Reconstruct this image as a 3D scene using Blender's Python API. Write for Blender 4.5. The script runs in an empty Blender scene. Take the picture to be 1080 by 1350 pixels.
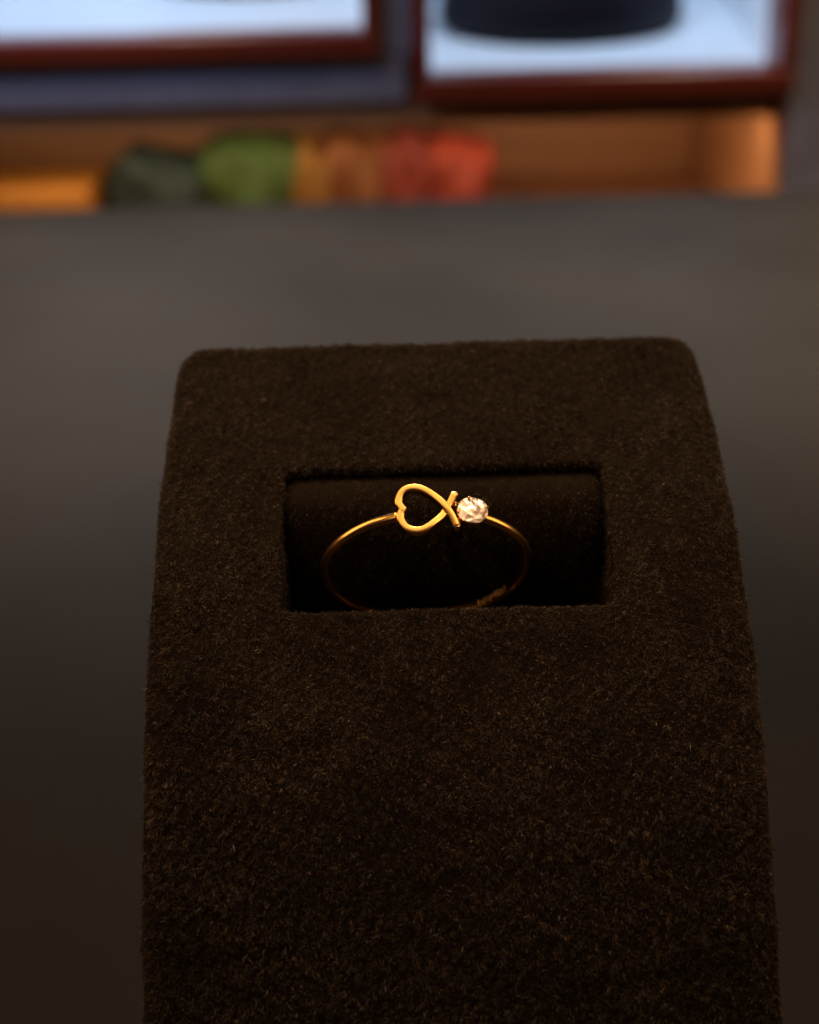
import bpy, bmesh, math, random
import numpy as np
from mathutils import Vector, Matrix

random.seed(7)
rng = np.random.default_rng(11)
MM = 0.001
R = math.radians
scene = bpy.context.scene
COL = scene.collection

# ------------------------------------------------------------------ camera
CAM_H = 100 * MM
cam_d = bpy.data.cameras.new('camera')
cam = bpy.data.objects.new('camera', cam_d)
COL.objects.link(cam)
cam_d.sensor_fit = 'VERTICAL'
cam_d.sensor_height = 24.0
cam_d.sensor_width = 24.0 * 0.8
cam_d.lens = 24.0 * 1800 / 1350
cam_d.clip_start = 0.005
cam_d.clip_end = 20
cam_d.dof.use_dof = True
cam_d.dof.focus_distance = 107.8 * MM
cam_d.dof.aperture_fstop = 14.2
PITCH, ROLL = R(25), R(1.5)
Fv = Vector((0, math.cos(PITCH), -math.sin(PITCH)))
U0 = Vector((0, math.sin(PITCH), math.cos(PITCH)))
X0 = Vector((1, 0, 0))
Rv = X0 * math.cos(ROLL) - U0 * math.sin(ROLL)
Uv = U0 * math.cos(ROLL) + X0 * math.sin(ROLL)
m = Matrix((Rv, Uv, -Fv)).transposed().to_4x4()
m.translation = (0, 0, CAM_H)
cam.matrix_world = m
scene.camera = cam

# ------------------------------------------------------------------ world and lamps
world = bpy.data.worlds.new('World')
scene.world = world
world.use_nodes = True
bg = world.node_tree.nodes['Background']
bg.inputs[0].default_value = (1.0, 0.66, 0.40, 1)
bg.inputs[1].default_value = 0.015


def area(name, loc, target, sx, sy, watts, col):
    d = bpy.data.lights.new(name, 'AREA')
    d.shape = 'RECTANGLE'
    d.size, d.size_y = sx * MM, sy * MM
    d.energy = watts
    d.color = col
    o = bpy.data.objects.new(name, d)
    COL.objects.link(o)
    o.location = Vector(loc) * MM
    o.rotation_euler = (Vector(target) * MM - o.location).to_track_quat('-Z', 'Y').to_euler()
    return o


WARM = (1.0, 0.60, 0.28)


def spot(name, loc, target, watts, col, deg, radius):
    d = bpy.data.lights.new(name, 'SPOT')
    d.energy = watts
    d.color = col
    d.spot_size = R(deg)
    d.spot_blend = 1.0
    d.shadow_soft_size = radius * MM
    o = bpy.data.objects.new(name, d)
    COL.objects.link(o)
    o.location = Vector(loc) * MM
    o.rotation_euler = (Vector(target) * MM - o.location).to_track_quat('-Z', 'Y').to_euler()
    return o


area('ceiling_panel', (15, 175, 490), (8, 102, 50), 320, 250, 0.43, WARM)
for p in ((-150, 330, 900), (190, 60, 940), (60, 420, 850), (-330, 90, 860)):
    area('ceiling_spot', p, (8, 102, 50), 45, 45, 0.10, WARM)
area('ceiling_spot', (-520, 180, 640), (0, 105, 50), 90, 90, 0.30, WARM)  # extra spot added at the left to brighten the hallmark
area('side_lamp', (-560, 330, 340), (0, 104, 50), 260, 420, 1.0, WARM)
area('side_lamp', (580, 320, 340), (0, 104, 50), 260, 420, 0.95, WARM)
spot('slot_fill', (-330, -350, 620), (4, 100, 48), 3.2, WARM, 5.0, 30)  # pair of narrow front spots added to brighten lower band and hallmark
spot('slot_fill', (300, -330, 640), (4, 100, 48), 2.2, WARM, 5.0, 30)
for x in (-105, 145):
    spot('table_fill', (x, 470, 310), (x, 380, 0), 10.5, (1.0, 0.73, 0.47), 66, 25)  # added out-of-view spots that lighten the far part of the table
spot('stand_fill', (15, 350, 490), (4, 114, 54), 19, (1.0, 0.66, 0.38), 12, 80)  # added spot from behind, brightens the upper face of the stand
area('shelf_fill', (-20, 556, 10.5), (-20, 610, -42), 320, 8, 0.22, (1.0, 0.70, 0.42))  # added strip under the upper board to light the recess wood
area('fascia_fill', (-160, 330, 190), (-50, 540, 30), 150, 60, 0.15, (0.52, 0.66, 1.0))  # cool fill light added for the cloth fascia, out of view

scene.view_settings.view_transform = 'Standard'
scene.view_settings.look = 'None'
scene.view_settings.exposure = 0
scene.view_settings.gamma = 1
scene.cycles.use_denoising = True
scene.cycles.max_bounces = 10
scene.cycles.transmission_bounces = 10
scene.cycles.caustics_reflective = True


# ------------------------------------------------------------------ helpers
def mat(name, base=(0.5, 0.5, 0.5), rough=0.5, metal=0.0, spec=0.5, noise=None, bump=None, **kw):
    """noise=(scale, amount): colour variation; bump=(scale, strength, distance mm)."""
    M = bpy.data.materials.new(name)
    M.use_nodes = True
    nt = M.node_tree
    b = nt.nodes['Principled BSDF']
    b.inputs['Base Color'].default_value = (*base, 1)
    b.inputs['Roughness'].default_value = rough
    b.inputs['Metallic'].default_value = metal
    b.inputs['Specular IOR Level'].default_value = spec
    for k, v in kw.items():
        b.inputs[k.replace('_', ' ')].default_value = v
    tc = nt.nodes.new('ShaderNodeTexCoord')
    if noise:
        n = nt.nodes.new('ShaderNodeTexNoise')
        n.inputs['Scale'].default_value = noise[0]
        n.inputs['Detail'].default_value = 5
        nt.links.new(tc.outputs['Object'], n.inputs['Vector'])
        mx = nt.nodes.new('ShaderNodeMix')
        mx.data_type = 'RGBA'
        lo = [c * (1 - noise[1]) for c in base]
        hi = [min(1, c * (1 + noise[1])) for c in base]
        mx.inputs[6].default_value = (*lo, 1)
        mx.inputs[7].default_value = (*hi, 1)
        nt.links.new(n.outputs['Fac'], mx.inputs[0])
        nt.links.new(mx.outputs[2], b.inputs['Base Color'])
    if bump:
        n2 = nt.nodes.new('ShaderNodeTexNoise')
        n2.inputs['Scale'].default_value = bump[0]
        n2.inputs['Detail'].default_value = 4
        nt.links.new(tc.outputs['Object'], n2.inputs['Vector'])
        bp = nt.nodes.new('ShaderNodeBump')
        bp.inputs['Strength'].default_value = bump[1]
        bp.inputs['Distance'].default_value = bump[2] * MM
        nt.links.new(n2.outputs['Fac'], bp.inputs['Height'])
        nt.links.new(bp.outputs['Normal'], b.inputs['Normal'])
    return M


def wood(name, c1, c2, rough=0.4, axis=0):
    M = mat(name, c1, rough)
    nt = M.node_tree
    b = nt.nodes['Principled BSDF']
    tc = nt.nodes.new('ShaderNodeTexCoord')
    mp = nt.nodes.new('ShaderNodeMapping')
    sc = [120, 120, 120]
    sc[axis] = 8
    mp.inputs['Scale'].default_value = sc
    n = nt.nodes.new('ShaderNodeTexNoise')
    n.inputs['Scale'].default_value = 1.0
    n.inputs['Detail'].default_value = 6
    n.inputs['Distortion'].default_value = 1.2
    cr = nt.nodes.new('ShaderNodeValToRGB')
    cr.color_ramp.elements[0].position = 0.3
    cr.color_ramp.elements[0].color = (*c2, 1)
    cr.color_ramp.elements[1].position = 0.7
    cr.color_ramp.elements[1].color = (*c1, 1)
    nt.links.new(tc.outputs['Object'], mp.inputs['Vector'])
    nt.links.new(mp.outputs['Vector'], n.inputs['Vector'])
    nt.links.new(n.outputs['Fac'], cr.inputs['Fac'])
    nt.links.new(cr.outputs['Color'], b.inputs['Base Color'])
    return M


def empty(name, loc, label=None, cat=None, group=None):
    o = bpy.data.objects.new(name, None)
    o.empty_display_size = 0.01
    COL.objects.link(o)
    o.location = Vector(loc) * MM
    tag(o, label, cat, group)
    return o


def tag(o, label=None, cat=None, group=None, kind=None):
    if label: o['label'] = label
    if cat: o['category'] = cat
    if group: o['group'] = group
    if kind: o['kind'] = kind
    return o


def link(name, me, material, parent=None):
    o = bpy.data.objects.new(name, me)
    COL.objects.link(o)
    me.materials.clear()
    me.materials.append(material)
    if parent:
        o.parent = parent
        w = parent.location.copy()
        q = parent.parent
        while q:
            w += q.location
            q = q.parent
        o.location = -w          # vertices are written in world coordinates
    return o


def bm_obj(name, bm, material, parent=None, smooth=False, origin=None):
    """vertices in world mm"""
    me = bpy.data.meshes.new(name)
    bm.normal_update()
    bmesh.ops.recalc_face_normals(bm, faces=bm.faces)
    bm.to_mesh(me)
    bm.free()
    me.transform(Matrix.Scale(MM, 4))
    if smooth:
        me.shade_smooth()
    return link(name, me, material, parent)


def box_bm(x0, x1, y0, y1, z0, z1, bev=0.0, seg=2, bm=None):
    bm2 = bmesh.new()
    bmesh.ops.create_cube(bm2, size=1)
    for v in bm2.verts:
        v.co = Vector(((x0 + x1) / 2 + v.co.x * (x1 - x0), (y0 + y1) / 2 + v.co.y * (y1 - y0),
                       (z0 + z1) / 2 + v.co.z * (z1 - z0)))
    if bev:
        bmesh.ops.bevel(bm2, geom=bm2.edges[:], offset=bev, segments=seg, affect='EDGES', profile=0.5)
    return bm2


def box(name, dims, material, parent=None, bev=0.0, seg=2):
    return bm_obj(name, box_bm(*dims, bev=bev, seg=seg), material, parent, smooth=False)


def sweep_bm(pts, ups, profs, closed=False, cap=True):
    """pts: path; ups: the direction of profile axis 2; profs: list of (a, b) loops, a along path x up"""
    bm = bmesh.new()
    n = len(pts)
    rings = []
    for i, p in enumerate(pts):
        if closed:
            tg = pts[(i + 1) % n] - pts[i - 1]
        else:
            tg = pts[min(i + 1, n - 1)] - pts[max(i - 1, 0)]
        tg.normalize()
        up = ups[i]
        side = tg.cross(up).normalized()
        rings.append([bm.verts.new(p + side * a + up * b) for a, b in profs[i]])
    k = len(profs[0])
    for i in range(n if closed else n - 1):
        A, B = rings[i], rings[(i + 1) % n]
        for j in range(k):
            bm.faces.new((A[j], A[(j + 1) % k], B[(j + 1) % k], B[j]))
    if cap and not closed:
        bm.faces.new(rings[0][::-1])
        bm.faces.new(rings[-1])
    return bm


def rrect(w, h, r, seg=3):
    out = []
    for cx, cy, a0 in ((w / 2 - r, h / 2 - r, 0), (-w / 2 + r, h / 2 - r, 90), (-w / 2 + r, -h / 2 + r, 180),
                       (w / 2 - r, -h / 2 + r, 270)):
        for s in range(seg + 1):
            a = R(a0 + 90 * s / seg)
            out.append((cx + r * math.cos(a), cy + r * math.sin(a)))
    return out


def spline(pts, n):
    """Catmull-Rom through pts (Vectors), n samples per span"""
    P = [pts[0] * 2 - pts[1]] + list(pts) + [pts[-1] * 2 - pts[-2]]
    out = []
    for i in range(1, len(P) - 2):
        for s in range(n):
            t = s / n
            a, b, c, d = P[i - 1], P[i], P[i + 1], P[i + 2]
            out.append(0.5 * ((2 * b) + (c - a) * t + (2 * a - 5 * b + 4 * c - d) * t * t +
                              (3 * b - a - 3 * c + d) * t ** 3))
    out.append(P[-2].copy())
    return out


# ------------------------------------------------------------------ materials
M_table = mat('black_leatherette', (0.0145, 0.0132, 0.0120), 0.60, spec=0.10, noise=(16, 0.75), bump=(900, 0.15, 0.15))
M_suede = mat('dark_suede_base', (0.020, 0.013, 0.009), 0.95, spec=0.1, noise=(900, 0.5))
M_gold = mat('yellow_gold', (1.0, 0.60, 0.19), 0.22, metal=1.0, bump=(900, 0.12, 0.03))
M_band = mat('polished_gold', (1.0, 0.60, 0.19), 0.26, metal=1.0, bump=(700, 0.10, 0.03))
M_mark = mat('stamped_gold', (0.95, 0.70, 0.40), 0.6, metal=0.1)
M_redwood = wood('red_brown_wood', (0.20, 0.032, 0.018), (0.12, 0.020, 0.012), 0.3, axis=0)
M_wood = wood('orange_brown_wood', (0.50, 0.25, 0.115), (0.36, 0.165, 0.070), 0.45, axis=0)
M_fascia = mat('blue_grey_cloth', (0.27, 0.28, 0.39), 0.9, spec=0.2, noise=(60, 0.35), bump=(1500, 0.3, 0.2))
M_white = mat('white_lining', (0.80, 0.82, 0.86), 0.5, noise=(30, 0.05))
M_black = mat('black_velvet', (0.005, 0.0035, 0.009), 0.5, spec=0.3)

# ------------------------------------------------------------------ table
bm = box_bm(-900, 900, -260, 466, -30, 0, bev=2.0, seg=3)
tag(bm_obj('table', bm, M_table), 'black table top under the ring stand', 'table', kind='structure')

# ------------------------------------------------------------------ cabinet behind the table
cab = empty('display_cabinet', (0, 540, -300),
            'brown wooden cabinet with blue grey cloth front and open shelf behind the black table', 'cabinet')
# fascia of blue grey cloth: panels round the two framed boxes
for d in ((-420, 3, 540, 556, 21.5, 38.6), (-6.2, 5.6, 540, 556, 39, 330), (149.6, 420, 540, 556, -300, 330),
          (-420, -181, 540, 556, 39, 330)):
    box('fascia_panel', d, M_fascia, cab, bev=0.8)
box('back_board', (-420, 149, 712, 722, -300, 21), M_wood, cab)
box('shelf_board', (-420, 148, 541, 711.5, -56, -42), M_wood, cab, bev=0.6)
box('side_board', (148.2, 149.4, 541, 711.5, -41.8, 20.8), M_wood, cab)
box('upper_board', (-420, 148, 545, 711.5, 12, 21), M_wood, cab, bev=0.5)
box('base_panel', (-420, 148, 541, 550, -300, -57), M_wood, cab)


def display_box(name, x0, x1, z0, z1, depth, label):
    t = empty(name, ((x0 + x1) / 2, 540, z0), label, 'display box', 'lit display boxes in the cabinet front')
    w = 8.0
    box('bottom_rail', (x0, x1, 531, 556, z0, z0 + w + 1), M_redwood, t, bev=1.6, seg=3)
    box('top_rail', (x0, x1, 531, 556, z1 - w, z1), M_redwood, t, bev=1.6, seg=3)
    for a, b in ((x0, x0 + w - 2), (x1 - w + 2, x1)):
        box('side_rail', (a, b, 532, 556, z0 + w + 1.1, z1 - w - .1), M_redwood, t, bev=1.4, seg=3)
    # white tray: floor rising to the back, walls
    bm = bmesh.new()
    a, b = x0 + 3, x1 - 3
    zf, zb = z0 + 6, z0 + 6 + depth * 0.20
    y0, y1 = 556.5, 556.5 + depth
    vs = [bm.verts.new(p) for p in ((a, y0, zf), (b, y0, zf), (b, y1, zb), (a, y1, zb),
                                    (a, y0, zf - 3), (b, y0, zf - 3), (b, y1, zb - 3), (a, y1, zb - 3))]
    for f in ((0, 1, 2, 3), (7, 6, 5, 4), (0, 4, 5, 1), (1, 5, 6, 2), (2, 6, 7, 3), (3, 7, 4, 0)):
        bm.faces.new([vs[i] for i in f])
    bm_obj('tray', bm, M_white, t)
    box('back_panel', (a, b, y1 + .2, y1 + 4, z0, z1 - 2), M_white, t)
    box('side_panel', (a - 2.5, a - .2, 556.5, y1, z0, z1 - 2), M_white, t)
    box('side_panel', (b + .2, b + 2.5, 556.5, y1, z0, z1 - 2), M_white, t)
    box('lid', (a, b, 556.5, y1, z1 - 6, z1 - 2.5), M_white, t)
    la = area('box_lamp', ((x0 + x1) / 2, 575, z1 - 9), ((x0 + x1) / 2, 590, z0), (x1 - x0) * .8, 22, LED_W,
              (0.49, 0.72, 1.0))
    return t


LED_W = 0.185
display_box('display_box', 6.2, 149, 22, 190, 110, 'white lit box in red brown frame set lower, directly above the brown shelf')
display_box('display_box', -180, -6.8, 39, 200, 110, 'white lit box in red brown frame set higher beside the blue grey strip')


def bust(x, y, z, s, label):
    prof = [(0, 0), (44, 0), (47, 3), (47, 9), (43, 18), (36, 34), (29, 52), (25, 70), (22, 88), (23, 96), (20, 99), (0, 99)]
    bm = bmesh.new()
    N = 40
    rings = []
    for r_, h_ in prof:
        if r_ == 0:
            rings.append([bm.verts.new((x, y, z + h_ * s))])
        else:
            rings.append([bm.verts.new((x + r_ * s * math.cos(2 * math.pi * k / N), y + r_ * s * .6 * math.sin(2 * math.pi * k / N),
                                        z + h_ * s + .2 * r_ * s * .6 * math.sin(2 * math.pi * k / N))) for k in range(N)])
    for A, B in zip(rings, rings[1:]):
        for k in range(N):
            a0, a1 = A[k % len(A)], A[(k + 1) % len(A)]
            b0, b1 = B[k % len(B)], B[(k + 1) % len(B)]
            q = []
            for v in (a0, a1, b1, b0):
                if v not in q: q.append(v)
            bm.faces.new(q)
    o = bm_obj('necklace_bust', bm, M_black, None, smooth=True)
    return tag(o, label, 'bust', 'black busts in the lit boxes')


bust(70, 618, 40.6, 1.1, 'black necklace bust in the lower lit box')
bust(-62, 635, 61.1, 1.0, 'black necklace bust in the higher lit box')


# small things on the shelf
def bundle(name, x0, x1, y, h, depth, col, label, lean=0.0, sq=2.6, lump=0.13):
    M = mat(name + '_cloth', col, 0.75, spec=0.3, noise=(70, 0.6))
    bm = bmesh.new()
    bmesh.ops.create_icosphere(bm, subdivisions=4, radius=1)
    cx, z0 = (x0 + x1) / 2, -42
    sd = random.random() * 10
    for v in bm.verts:
        d = v.co.normalized()
        r_ = (abs(d.x) ** sq + abs(d.y) ** sq + abs(d.z) ** sq) ** (-1 / sq)
        r_ *= 1 + lump * math.sin(5 * d.x + sd) * math.cos(4 * d.z + sd) + lump * .5 * math.sin(9 * d.x + 7 * d.y + sd)
        p = d * r_
        zz = max(-0.96, p.z)
        v.co = Vector((cx + p.x * (x1 - x0) / 2 + lean * (zz + 1), y + p.y * depth / 2, z0 + (zz + 0.96) / 1.96 * h))
    return tag(bm_obj(name, bm, M, None, smooth=True), label, 'pouch', 'coloured pouches on the cabinet shelf')


bundle('cloth_pouch', -127, -78, 604, 37, 40, (0.008, 0.017, 0.015), 'dark green rounded pouch beside the yellow box on the shelf', sq=3)
bundle('cloth_pouch', -86, -41, 607, 41, 40, (0.024, 0.048, 0.008), 'leaf green pouch between the dark green and the yellow pouch', sq=4.5)
bundle('cloth_pouch', -46, -29, 602, 40, 36, (0.12, 0.055, 0.006), 'narrow yellow pouch between the green and the orange pouch', sq=4)
bundle('cloth_pouch', -36, 1, 607, 41, 40, (0.085, 0.027, 0.005), 'orange brown pouch between the yellow and the dark red pouch', sq=5)
bundle('cloth_pouch', -7, 18, 606, 42, 40, (0.095, 0.011, 0.006), 'dark red pouch between the orange brown and the bright red pouch', sq=5)
bundle('cloth_pouch', 9, 40, 602, 41, 42, (0.15, 0.018, 0.008), 'bright red pouch closing the row of pouches on the shelf', sq=2.8)
M_yel = mat('yellow_card', (0.28, 0.11, 0.009), 0.6, noise=(50, .15))
yb = empty('low_box', (-160, 600, -42), 'low yellow orange box beside the dark green pouch', 'box')
box('tray', (-190, -132, 575, 625, -42, -24), M_yel, yb, bev=1)
box('lid', (-191, -131, 574, 626, -23.9, -15.5), M_yel, yb, bev=1)

# ------------------------------------------------------------------ ring display stand
SX0, SX1 = -21.3, 27.25
EL = R(56)
NV = Vector((0, -math.cos(EL), math.sin(EL)))     # face normal at the slot
TV = Vector((0, math.sin(EL), math.cos(EL)))      # up along the face at the slot
face = [(61.5, 0), (68.7, 11.3), (75.8, 22.5), (81.9, 32.2), (86.9, 38.6), (93.1, 45.0), (100.9, 51.2), (106.6, 54.4),
        (111.4, 56.6), (117.7, 59.0), (123.4, 61.0)]
prof = [Vector((0, a, b)) for a, b in face]
prof = spline(prof, 4)
back = [Vector((0, 125.5, 40)), Vector((0, 127, 20)), Vector((0, 128, 0))]
loop = prof + back


def face_pt(y):
    for a, b in zip(prof, prof[1:]):
        if a.y <= y <= b.y:
            return a.lerp(b, (y - a.y) / (b.y - a.y))


LIP = Vector((0, 95.45, face_pt(95.45).z))
TOPE = Vector((0, 106.6, face_pt(106.6).z))
SLOT_L = (TOPE - LIP).dot(TV)
SLX0, SLX1 = -10.6, 16.45
SLOT_D = 11.85

bm = bmesh.new()
A = [bm.verts.new((SX0, v.y, v.z)) for v in loop]
B = [bm.verts.new((SX1, v.y, v.z)) for v in loop]
n = len(loop)
capA = bm.faces.new(A)
capB = bm.faces.new(B[::-1])
for i in range(n):
    bm.faces.new((A[i], B[i], B[(i + 1) % n], A[(i + 1) % n]))
bm.normal_update()
bmesh.ops.recalc_face_normals(bm, faces=bm.faces)
me = bpy.data.meshes.new('body')
ed = [e for e in bm.edges if e.calc_face_angle(0) > R(35)]
bmesh.ops.bevel(bm, geom=ed, offset=2.6, segments=5, affect='EDGES', profile=0.5)
bmesh.ops.triangulate(bm, faces=bm.faces)
bm.to_mesh(me)
bm.free()
tmp = bpy.data.objects.new('body_tmp', me)
COL.objects.link(tmp)
# cutter
bm = bmesh.new()
bmesh.ops.create_cube(bm, size=1)
cx = (SLX0 + SLX1) / 2
for v in bm.verts:
    tt = SLOT_L / 2 + v.co.z * SLOT_L
    dd = -SLOT_D if v.co.y < 0 else 8
    v.co = Vector((cx + v.co.x * (SLX1 - SLX0), 0, 0)) + LIP + TV * tt + NV * dd
bm.normal_update()
bmesh.ops.recalc_face_normals(bm, faces=bm.faces)
mc = bpy.data.meshes.new('cut')
bm.to_mesh(mc)
bm.free()
cut = bpy.data.objects.new('cut_tmp', mc)
COL.objects.link(cut)
md = tmp.modifiers.new('r0', 'REMESH')
md.mode = 'VOXEL'
md.voxel_size = 0.5
md = tmp.modifiers.new('b', 'BOOLEAN')
md.operation = 'DIFFERENCE'
md.object = cut
md.solver = 'EXACT'
md = tmp.modifiers.new('r', 'REMESH')
md.mode = 'VOXEL'
md.voxel_size = 0.36
md = tmp.modifiers.new('s', 'SMOOTH')
md.factor = 0.5
md.iterations = 9


def baked(o):
    dg = bpy.context.evaluated_depsgraph_get()
    ev = o.evaluated_get(dg)
    return bpy.data.meshes.new_from_object(ev)


body_me = baked(tmp)
bpy.data.objects.remove(tmp)
bpy.data.objects.remove(cut)


def waves(P, scale, k=14, seed=0):
    """smooth pseudo noise in about -1..1 at P (N,3) mm; scale = feature size mm"""
    g = np.random.default_rng(seed)
    out = np.zeros(len(P))
    for _ in range(k):
        d = g.normal(size=3)
        d /= np.linalg.norm(d)
        out += np.sin(P @ d * (2 * math.pi / (scale * g.uniform(.6, 1.6))) + g.uniform(0, 6.28))
    return out / math.sqrt(k) * 1.2


def ruffle(me, amp):
    nv = len(me.vertices)
    co = np.empty(nv * 3)
    me.vertices.foreach_get('co', co)
    co = co.reshape(-1, 3)
    no = np.empty(nv * 3, dtype=np.float32)
    me.vertex_normals.foreach_get('vector', no)
    no = no.reshape(-1, 3)
    d = amp * (0.5 * waves(co, 1.1, seed=1) + 0.5 * waves(co, 2.3, seed=2) + 0.9 * waves(co, 7, seed=3))
    d = np.where(co[:, 2] < 0.5, 0, d)
    co = co + no * d[:, None]
    me.vertices.foreach_set('co', co.ravel())
    me.update()


ruffle(body_me, 0.055)


def fibres(me, name, dens_fn, parent, mat_f, lmin, lmax, wid, seed):
    """short suede fibres standing on a mesh (mm), one joined mesh"""
    g = np.random.default_rng(seed)
    me.calc_loop_triangles()
    nt = len(me.loop_triangles)
    tv = np.empty(nt * 3, dtype=np.int32)
    me.loop_triangles.foreach_get('vertices', tv)
    tv = tv.reshape(-1, 3)
    co = np.empty(len(me.vertices) * 3)
    me.vertices.foreach_get('co', co)
    co = co.reshape(-1, 3)
    vn = np.empty(len(me.vertices) * 3, dtype=np.float32)
    me.vertex_normals.foreach_get('vector', vn)
    vn = vn.reshape(-1, 3).astype(float)
    a, b, c = co[tv[:, 0]], co[tv[:, 1]], co[tv[:, 2]]
    ar = 0.5 * np.linalg.norm(np.cross(b - a, c - a), axis=1)
    cen = (a + b + c) / 3
    nn = vn[tv].mean(1)
    w = ar * dens_fn(cen, nn)
    N = int(w.sum())
    idx = g.choice(nt, size=N, p=w / w.sum())
    u, v = g.random(N), g.random(N)
    fl = u + v > 1
    u[fl], v[fl] = 1 - u[fl], 1 - v[fl]
    P = a[idx] + (b - a)[idx] * u[:, None] + (c - a)[idx] * v[:, None]
    nrm = vn[tv[idx]].mean(1)
    nrm /= np.linalg.norm(nrm, axis=1)[:, None]
    # lie of the nap: swirling field + randomness, a little downhill
    fld = np.stack([waves(P, 2.2, seed=21), waves(P, 2.2, seed=22), waves(P, 2.2, seed=23)], 1)
    fld2 = np.stack([waves(P, 9, seed=31), waves(P, 9, seed=32), waves(P, 9, seed=33)], 1)
    dirn = 0.22 * fld + 0.28 * fld2 + g.normal(size=(N, 3)) * 0.65 + np.array([0.0, -0.5, -0.65])
    dirn -= nrm * (dirn * nrm).sum(1)[:, None]
    dirn /= np.linalg.norm(dirn, axis=1)[:, None] + 1e-9
    lift = np.clip(0.50 + 0.28 * g.normal(size=N), 0.08, 1.4)
    stray = g.random(N) < 0.02
    lift[stray] += 0.9
    clump = waves(P, 0.65, seed=41) * .8 + waves(P, 1.2, seed=42) * .4
    L = g.uniform(lmin, lmax, N) * np.clip(1 + 0.42 * clump, .3, 2)
    L[stray] *= 1.5
    d0 = dirn + nrm * lift[:, None]
    d0 /= np.linalg.norm(d0, axis=1)[:, None]
    curl = g.normal(size=(N, 3)) * 0.45
    d1 = d0 + curl
    d1 /= np.linalg.norm(d1, axis=1)[:, None]
    p0 = P - nrm * 0.05
    p1 = p0 + d0 * (L * .55)[:, None]
    p2 = p1 + d1 * (L * .45)[:, None]
    sd = np.cross(d0, nrm + g.normal(size=(N, 3)) * .6)
    sd /= np.linalg.norm(sd, axis=1)[:, None] + 1e-9
    W = wid * g.uniform(.6, 1.3, N)[:, None]
    V = np.stack([p0 - sd * W / 2, p0 + sd * W / 2, p1 + sd * W * .42, p1 - sd * W * .42, p2], 1).reshape(-1, 3)
    base = (np.arange(N) * 5)[:, None]
    lv = (base + np.array([0, 1, 2, 3, 3, 2, 4])).ravel()
    m2 = bpy.data.meshes.new(name)
    m2.vertices.add(N * 5)
    m2.vertices.foreach_set('co', (V * MM).ravel())
    m2.loops.add(N * 7)
    m2.loops.foreach_set('vertex_index', lv.astype(np.int32))
    m2.polygons.add(N * 2)
    ls = (np.arange(N) * 7)[:, None] + np.array([0, 4])
    m2.polygons.foreach_set('loop_start', ls.ravel().astype(np.int32))
    m2.update(calc_edges=True)
    # colour of each fibre
    val = np.exp(g.normal(size=N) * 0.5) * np.clip(1 + .26 * waves(P, 0.6, seed=51) + .13 * waves(P, 12, seed=52), .4, 2)
    fleck = g.random(N)
    val = np.where(fleck < 0.010, val * 3.5, val)
    val = np.where(fleck < 0.0015, val * 2.0, val)
    tint = np.stack([np.ones(N), 0.74 + .10 * g.normal(size=N) * .6, 0.57 + .14 * g.normal(size=N) * .7], 1)
    cool = g.random(N) < .12
    tint[cool] = np.array([.9, .85, .85])
    colr = np.clip(tint * val[:, None] * FIB, 0.001, .6)
    ca = m2.color_attributes.new('nap', 'FLOAT_COLOR', 'POINT')
    full = np.ones((N, 5, 4), dtype=np.float32)
    full[:, :, :3] = colr[:, None, :]
    ca.data.foreach_set('color', full.ravel())
    m2.shade_smooth()
    o = link(name, m2, mat_f, parent)
    o['kind'] = 'stuff'
    return o


FIB = 0.104
M_nap = mat('suede_nap', (0.02, 0.014, 0.01), 0.75, spec=0.25)
at = M_nap.node_tree.nodes.new('ShaderNodeAttribute')
at.attribute_name = 'nap'
M_nap.node_tree.links.new(at.outputs['Color'], M_nap.node_tree.nodes['Principled BSDF'].inputs['Base Color'])

nt = M_nap.node_tree
tr = nt.nodes.new('ShaderNodeBsdfTranslucent')
mxs = nt.nodes.new('ShaderNodeMixShader')
mxs.inputs[0].default_value = 0.5
nt.links.new(at.outputs['Color'], tr.inputs['Color'])
nt.links.new(nt.nodes['Principled BSDF'].outputs[0], mxs.inputs[1])
nt.links.new(tr.outputs[0], mxs.inputs[2])
nt.links.new(mxs.outputs[0], nt.nodes['Material Output'].inputs['Surface'])

stand = empty('ring_stand', ((SX0 + SX1) / 2, 95, 0),
              'black brown suede wedge stand with a rectangular slot holding a gold ring', 'ring stand')


def dens_body(c, n):
    front = (n @ np.array([0, -.6, .8])) > 0.25
    inslot = ((c[:, 0] > SLX0 - .6) & (c[:, 0] < SLX1 + .6) &
              (((c - np.array(LIP)) @ np.array(NV)) < -0.9) &
              (((c - np.array(LIP)) @ np.array(TV)) > -.8) & (((c - np.array(LIP)) @ np.array(TV)) < SLOT_L + .8) &
              (((c - np.array(LIP)) @ np.array(NV)) > -SLOT_D - 1))
    d = np.where(front, 150.0, 20.0)
    d = np.where(inslot, 45.0, d)
    d = np.where((n[:, 1] > .6) | (n[:, 2] < -.7) & ~inslot, 6.0, d)
    return np.where(c[:, 2] < .3, 0, d)


fib_src = body_me
body_copy = body_me.copy()
body_copy.transform(Matrix.Scale(MM, 4))
body_copy.shade_smooth()
body = link('body', body_copy, M_suede, stand)
fibres(fib_src, 'nap', dens_body, body, M_nap, 0.20, 0.47, 0.054, 5)

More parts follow.
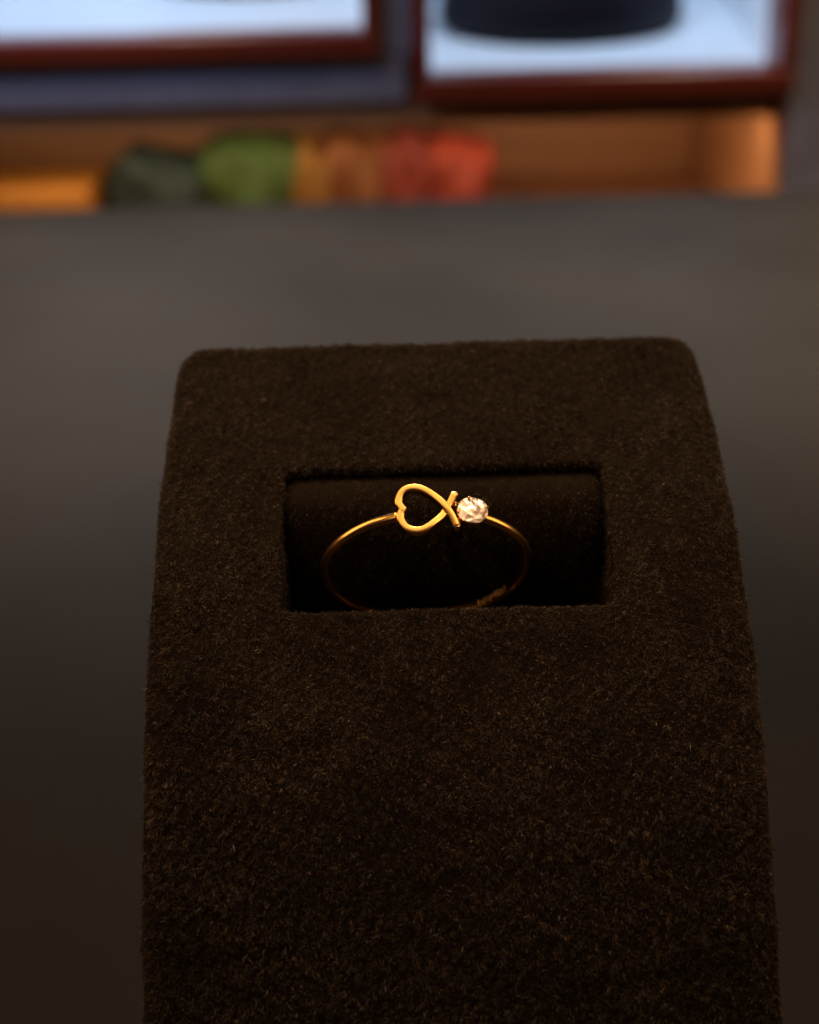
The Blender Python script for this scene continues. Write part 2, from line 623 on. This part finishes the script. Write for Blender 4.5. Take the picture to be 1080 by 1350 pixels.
# cushion inside the slot
RC = Vector((1.428, 101.209, 47.732))             # ring centre
RT = (RC - LIP).dot(TV)                            # where the ring plane stands in the slot
cs = [(SLOT_L - .05, -1.4), (SLOT_L - .8, -.8), (SLOT_L - 2.2, -0.6), (SLOT_L - 3.8, -1.0), (RT + 2.7, -2.4), (RT + 1.5, -5.2),
      (RT + .95, -9), (RT + .9, -SLOT_D + .05)]
cpts = spline([Vector((a, b, 0)) for a, b in cs], 4)
bm = bmesh.new()
NX = 60
rows = []
for k in range(NX + 1):
    x = SLX0 + .12 + (SLX1 - SLX0 - .24) * k / NX
    e = min(k, NX - k) / NX * (SLX1 - SLX0)
    drop = 0.5 * max(0, 1 - e / 1.2) ** 2
    rows.append([bm.verts.new(Vector((x, 0, 0)) + LIP + TV * p.x + NV * (p.y - (drop if p.y > -SLOT_D + 1 else 0))) for p in cpts] +
                [bm.verts.new(Vector((x, 0, 0)) + LIP + TV * (SLOT_L - .05) + NV * (-SLOT_D + .05))])
kk = len(rows[0])
for A_, B_ in zip(rows, rows[1:]):
    for j in range(kk):
        bm.faces.new((A_[j], B_[j], B_[(j + 1) % kk], A_[(j + 1) % kk]))
bm.faces.new(rows[0])
bm.faces.new(rows[-1][::-1])
bm.normal_update()
bmesh.ops.recalc_face_normals(bm, faces=bm.faces)
cme = bpy.data.meshes.new('cushion')
bm.to_mesh(cme)
bm.free()
cm2 = cme.copy()
cm2.transform(Matrix.Scale(MM, 4))
cm2.shade_smooth()
cushion = link('cushion', cm2, M_suede, stand)
fibres(cme, 'nap', lambda c, n: np.where((n @ np.array([0, -.75, .66])) > 0.0, 80.0, 8.0), cushion, M_nap, 0.15, 0.36, 0.046, 6)

# ------------------------------------------------------------------ the ring
RX = Vector((0.99919496, 0.03366152, 0.02182501))
RN = Vector((0.0, -0.54402461, 0.83906926))
RTV = Vector((-0.04011769, 0.83839378, 0.54358664))
ring = empty('gold_ring', tuple(RC - RN * 8.6), 'thin yellow gold ring with open sideways heart and round clear stone, in the slot', 'ring')
RM = 8.3


def rp(x, t, h):                                   # ring coordinates: across, along axis, radial height
    return RC + RX * x + RTV * t + RN * h


# band
RB = RM + 0.16
BC = RC - RX * 0.16
pts, ups, profs = [], [], []
a0, a1 = 104.5, 360 + 63.5
NB = 150
for k in range(NB + 1):
    a = R(a0 + (a1 - a0) * k / NB)
    rad = RX * math.cos(a) + RN * math.sin(a)
    pts.append(BC + rad * RB)
    ups.append(rad)
    s = 0.5 - 0.5 * math.sin(a)                    # 0 at top, 1 at bottom
    w = 0.74 + 0.30 * min(1, s * 1.6)
    hgt = 0.62
    pr = []
    for q in range(18):                            # D profile: flat inside, domed outside
        b = 2 * math.pi * q / 18
        ca_, sb_ = math.cos(b), math.sin(b)
        pr.append((w / 2 * math.copysign(abs(ca_) ** .75, ca_), (hgt * .5 if sb_ > 0 else hgt * .38) * math.copysign(abs(sb_) ** (.9 if sb_ > 0 else .7), sb_)))
    profs.append(pr)
band = bm_obj('band', sweep_bm(pts, ups, profs), M_band, ring, smooth=True)

# stamped hallmark inside the band (a row of small worn strokes)
bm = bmesh.new()
g = random.Random(3)
ang = 304.0
while ang < 327:
    a = R(ang)
    rad = RX * math.cos(a) + RN * math.sin(a)
    tg = -RX * math.sin(a) + RN * math.cos(a)
    cpt = BC + rad * (RB - 0.24)
    tl = g.uniform(.45, .75)
    o_ = g.uniform(-.08, .08)
    lean = g.uniform(-.4, .4)
    wv = g.uniform(.04, .065)
    vs = []
    for du, dt, dr in ((-1, -1, 0), (1, -1, 0), (1, 1, 0), (-1, 1, 0), (-1, -1, -.05), (1, -1, -.05), (1, 1, -.05), (-1, 1, -.05)):
        vs.append(bm.verts.new(cpt + tg * (du * wv + dt * lean * .12) + RTV * (dt * tl * .5 * .8 + o_) + rad * (dr)))
    for f in ((0, 1, 2, 3), (7, 6, 5, 4), (0, 4, 5, 1), (1, 5, 6, 2), (2, 6, 7, 3), (3, 7, 4, 0)):
        bm.faces.new([vs[i] for i in f])
    ang += g.uniform(1.7, 2.5)
bm_obj('hallmark', bm, M_mark, band)

# open heart: two strands of flat wire that cross and end as tails
PATH_A = [(-1.82, 0.26), (-2.00, 0.48), (-2.19, 0.90), (-2.19, 1.35), (-1.96, 1.87), (-1.59, 2.20), (-1.09, 2.31), (-0.54, 2.21), (-0.01, 1.93), (0.55, 1.45), (1.06, 0.88), (1.46, 0.27), (1.80, -0.40), (2.04, -1.11), (2.22, -1.73)]
PATH_B = [(-1.82, 0.44), (-2.00, 0.22), (-2.13, -0.06), (-2.13, -0.53), (-1.94, -1.06), (-1.62, -1.43), (-1.14, -1.63), (-0.65, -1.64), (-0.10, -1.42), (0.47, -1.00), (1.00, -0.52), (1.33, -0.07), (1.67, 0.49), (1.99, 1.11), (2.31, 1.80)]


def flats(o, deg=22):
    o.data.set_sharp_from_angle(angle=R(deg))
    return o


def strand(name, path, lift):
    base = spline([rp(x, t, 0) for x, t in path], 5)
    n_ = len(base)
    P_, U_, F_ = [], [], []
    for i, p in enumerate(base):
        s = i / (n_ - 1)
        x = (p - RC).dot(RX)
        hh = 8.50 - 0.010 * x * x + lift * math.exp(-((x - 1.55) / .8) ** 2)
        P_.append(p + RN * hh)
        U_.append(RN)
        k = 1.0
        if i > n_ - 2: k = .45
        elif i == n_ - 2: k = .85
        F_.append([(a * k, b * k) for a, b in rrect(0.58, 0.60, 0.09, 3)])
    return flats(bm_obj(name, sweep_bm(P_, U_, F_), M_gold, ring, smooth=True))


strand('heart_strand', PATH_A, .10)
strand('heart_strand', PATH_B, -.10)

# stone and its setting
ST = Matrix.Rotation(R(3), 3, RTV) @ Matrix.Rotation(R(-8), 3, RX)
SN = (ST @ RN).normalized()
SXv = (ST @ RX).normalized()
STv = SN.cross(SXv).normalized()
SC = rp(3.52, 0.13, 8.25)                          # girdle centre
SR = 1.20


def sp(x, t, h):
    return SC + SXv * x + STv * t + SN * h


from mathutils.geometry import delaunay_2d_cdt
bm = bmesh.new()
g = random.Random(21)
crown = [(0.0, 0.0)]
for k, r_, off in ((6, .26, .2), (11, .52, 0), (15, .76, .3), (20, .93, 0)):
    for q in range(k):
        a = 2 * math.pi * (q + off) / k
        j = g.uniform(-.04, .04)
        crown.append(((r_ + j * .6) * math.cos(a + j), (r_ + j * .6) * math.sin(a + j)))
NG = 24
girdle = [(math.cos(2 * math.pi * q / NG), math.sin(2 * math.pi * q / NG)) for q in range(NG)]
allp = [Vector(p) for p in crown + girdle]
tri = delaunay_2d_cdt(allp, [], [], 0, 1e-5)[2]
top = []
for i, p in enumerate(allp):
    rr = p.length
    h_ = .03 + .13 * (1 - rr ** 2) + (.032 * g.uniform(-1, 1) if i < len(crown) else .0)
    an = math.atan2(p.y, p.x) + R(20)
    qf = (abs(math.cos(an)) ** 2.5 + abs(math.sin(an)) ** 2.5) ** (-1 / 2.5) * .97
    top.append(bm.verts.new(sp(SR * p.x * qf, SR * p.y * qf * 1.10, SR * h_)))
for f in tri:
    bm.faces.new([top[i] for i in f])
gv = top[len(crown):]
cul = bm.verts.new(sp(0, 0, -.84 * SR))
mid = [bm.verts.new(sp(SR * .55 * math.cos(2 * math.pi * (q + .5) / 12), SR * .55 * math.sin(2 * math.pi * (q + .5) / 12), -.42 * SR)) for q in range(12)]
for q in range(12):
    a_, b_, c_ = gv[2 * q], gv[2 * q + 1], gv[(2 * q + 2) % NG]
    bm.faces.new((a_, b_, mid[q]))
    bm.faces.new((b_, c_, mid[q]))
    bm.faces.new((c_, mid[(q + 1) % 12], mid[q]))
    bm.faces.new((mid[q], mid[(q + 1) % 12], cul))
M_stone = bpy.data.materials.new('clear_stone')
M_stone.use_nodes = True
nt = M_stone.node_tree
b = nt.nodes['Principled BSDF']
b.inputs['Base Color'].default_value = (1.0, 0.95, 0.93, 1)
b.inputs['Roughness'].default_value = 0.02
b.inputs['IOR'].default_value = 2.2
b.inputs['Transmission Weight'].default_value = 1.0
gl = nt.nodes.new('ShaderNodeBsdfGlossy')
gl.inputs['Color'].default_value = (1.0, 0.86, 0.84, 1)
gl.inputs['Roughness'].default_value = 0.30
df = nt.nodes.new('ShaderNodeBsdfDiffuse')
df.inputs['Color'].default_value = (0.95, 0.80, 0.76, 1)
m1 = nt.nodes.new('ShaderNodeMixShader')
m2_ = nt.nodes.new('ShaderNodeMixShader')
m1.inputs[0].default_value = 0.30
m2_.inputs[0].default_value = 0.82
nt.links.new(gl.outputs[0], m1.inputs[1])
nt.links.new(df.outputs[0], m1.inputs[2])
nt.links.new(b.outputs[0], m2_.inputs[1])
nt.links.new(m1.outputs[0], m2_.inputs[2])
nt.links.new(m2_.outputs[0], nt.nodes['Material Output'].inputs['Surface'])
bm_obj('stone', bm, M_stone, ring)
# cup under the stone
bm = bmesh.new()
NC = 28
rings_ = []
for r_, h_ in ((.98, -.06), (1.04, -.10), (1.02, -.2), (.72, -.62), (.45, -.72), (.40, -.62), (.66, -.5), (.94, -.14)):
    rings_.append([bm.verts.new(sp(SR * r_ * math.cos(2 * math.pi * q / NC), SR * r_ * math.sin(2 * math.pi * q / NC), SR * h_)) for q in range(NC)])
for i in range(len(rings_)):
    A_, B_ = rings_[i], rings_[(i + 1) % len(rings_)]
    for q in range(NC):
        bm.faces.new((A_[q], A_[(q + 1) % NC], B_[(q + 1) % NC], B_[q]))
bm_obj('setting', bm, M_gold, ring, smooth=True)
for q in range(4):
    a = R(90 * q + 8)
    d = SXv * math.cos(a) + RTV * math.sin(a)
    pa = [sp(0, 0, -.35) + d * SR * .93, sp(0, 0, -.08) + d * SR * 1.03, sp(0, 0, .10) + d * SR * 1.00, sp(0, 0, .19) + d * SR * .90]
    up_ = [SN.cross(d).normalized()] * 4
    bm_obj('prong', sweep_bm(pa, up_, [rrect(.16 * k, .20 * k, .05 * k, 2) for k in (1.1, 1.1, 1, .7)]), M_gold, ring, smooth=True)
# two short links that tie the tails to the setting
for (xa, ta), (xb, tb) in (((1.95, 1.0), (2.55, .62)), ((1.9, -.75), (2.65, -.62))):
    pa = [rp(xa, ta, 8.15), rp((xa + xb) / 2, (ta + tb) / 2, 8.12), rp(xb, tb, 8.05)]
    bm_obj('link', sweep_bm(pa, [RN] * 3, [rrect(.5, .4, .12, 2)] * 3), M_gold, ring, smooth=True)
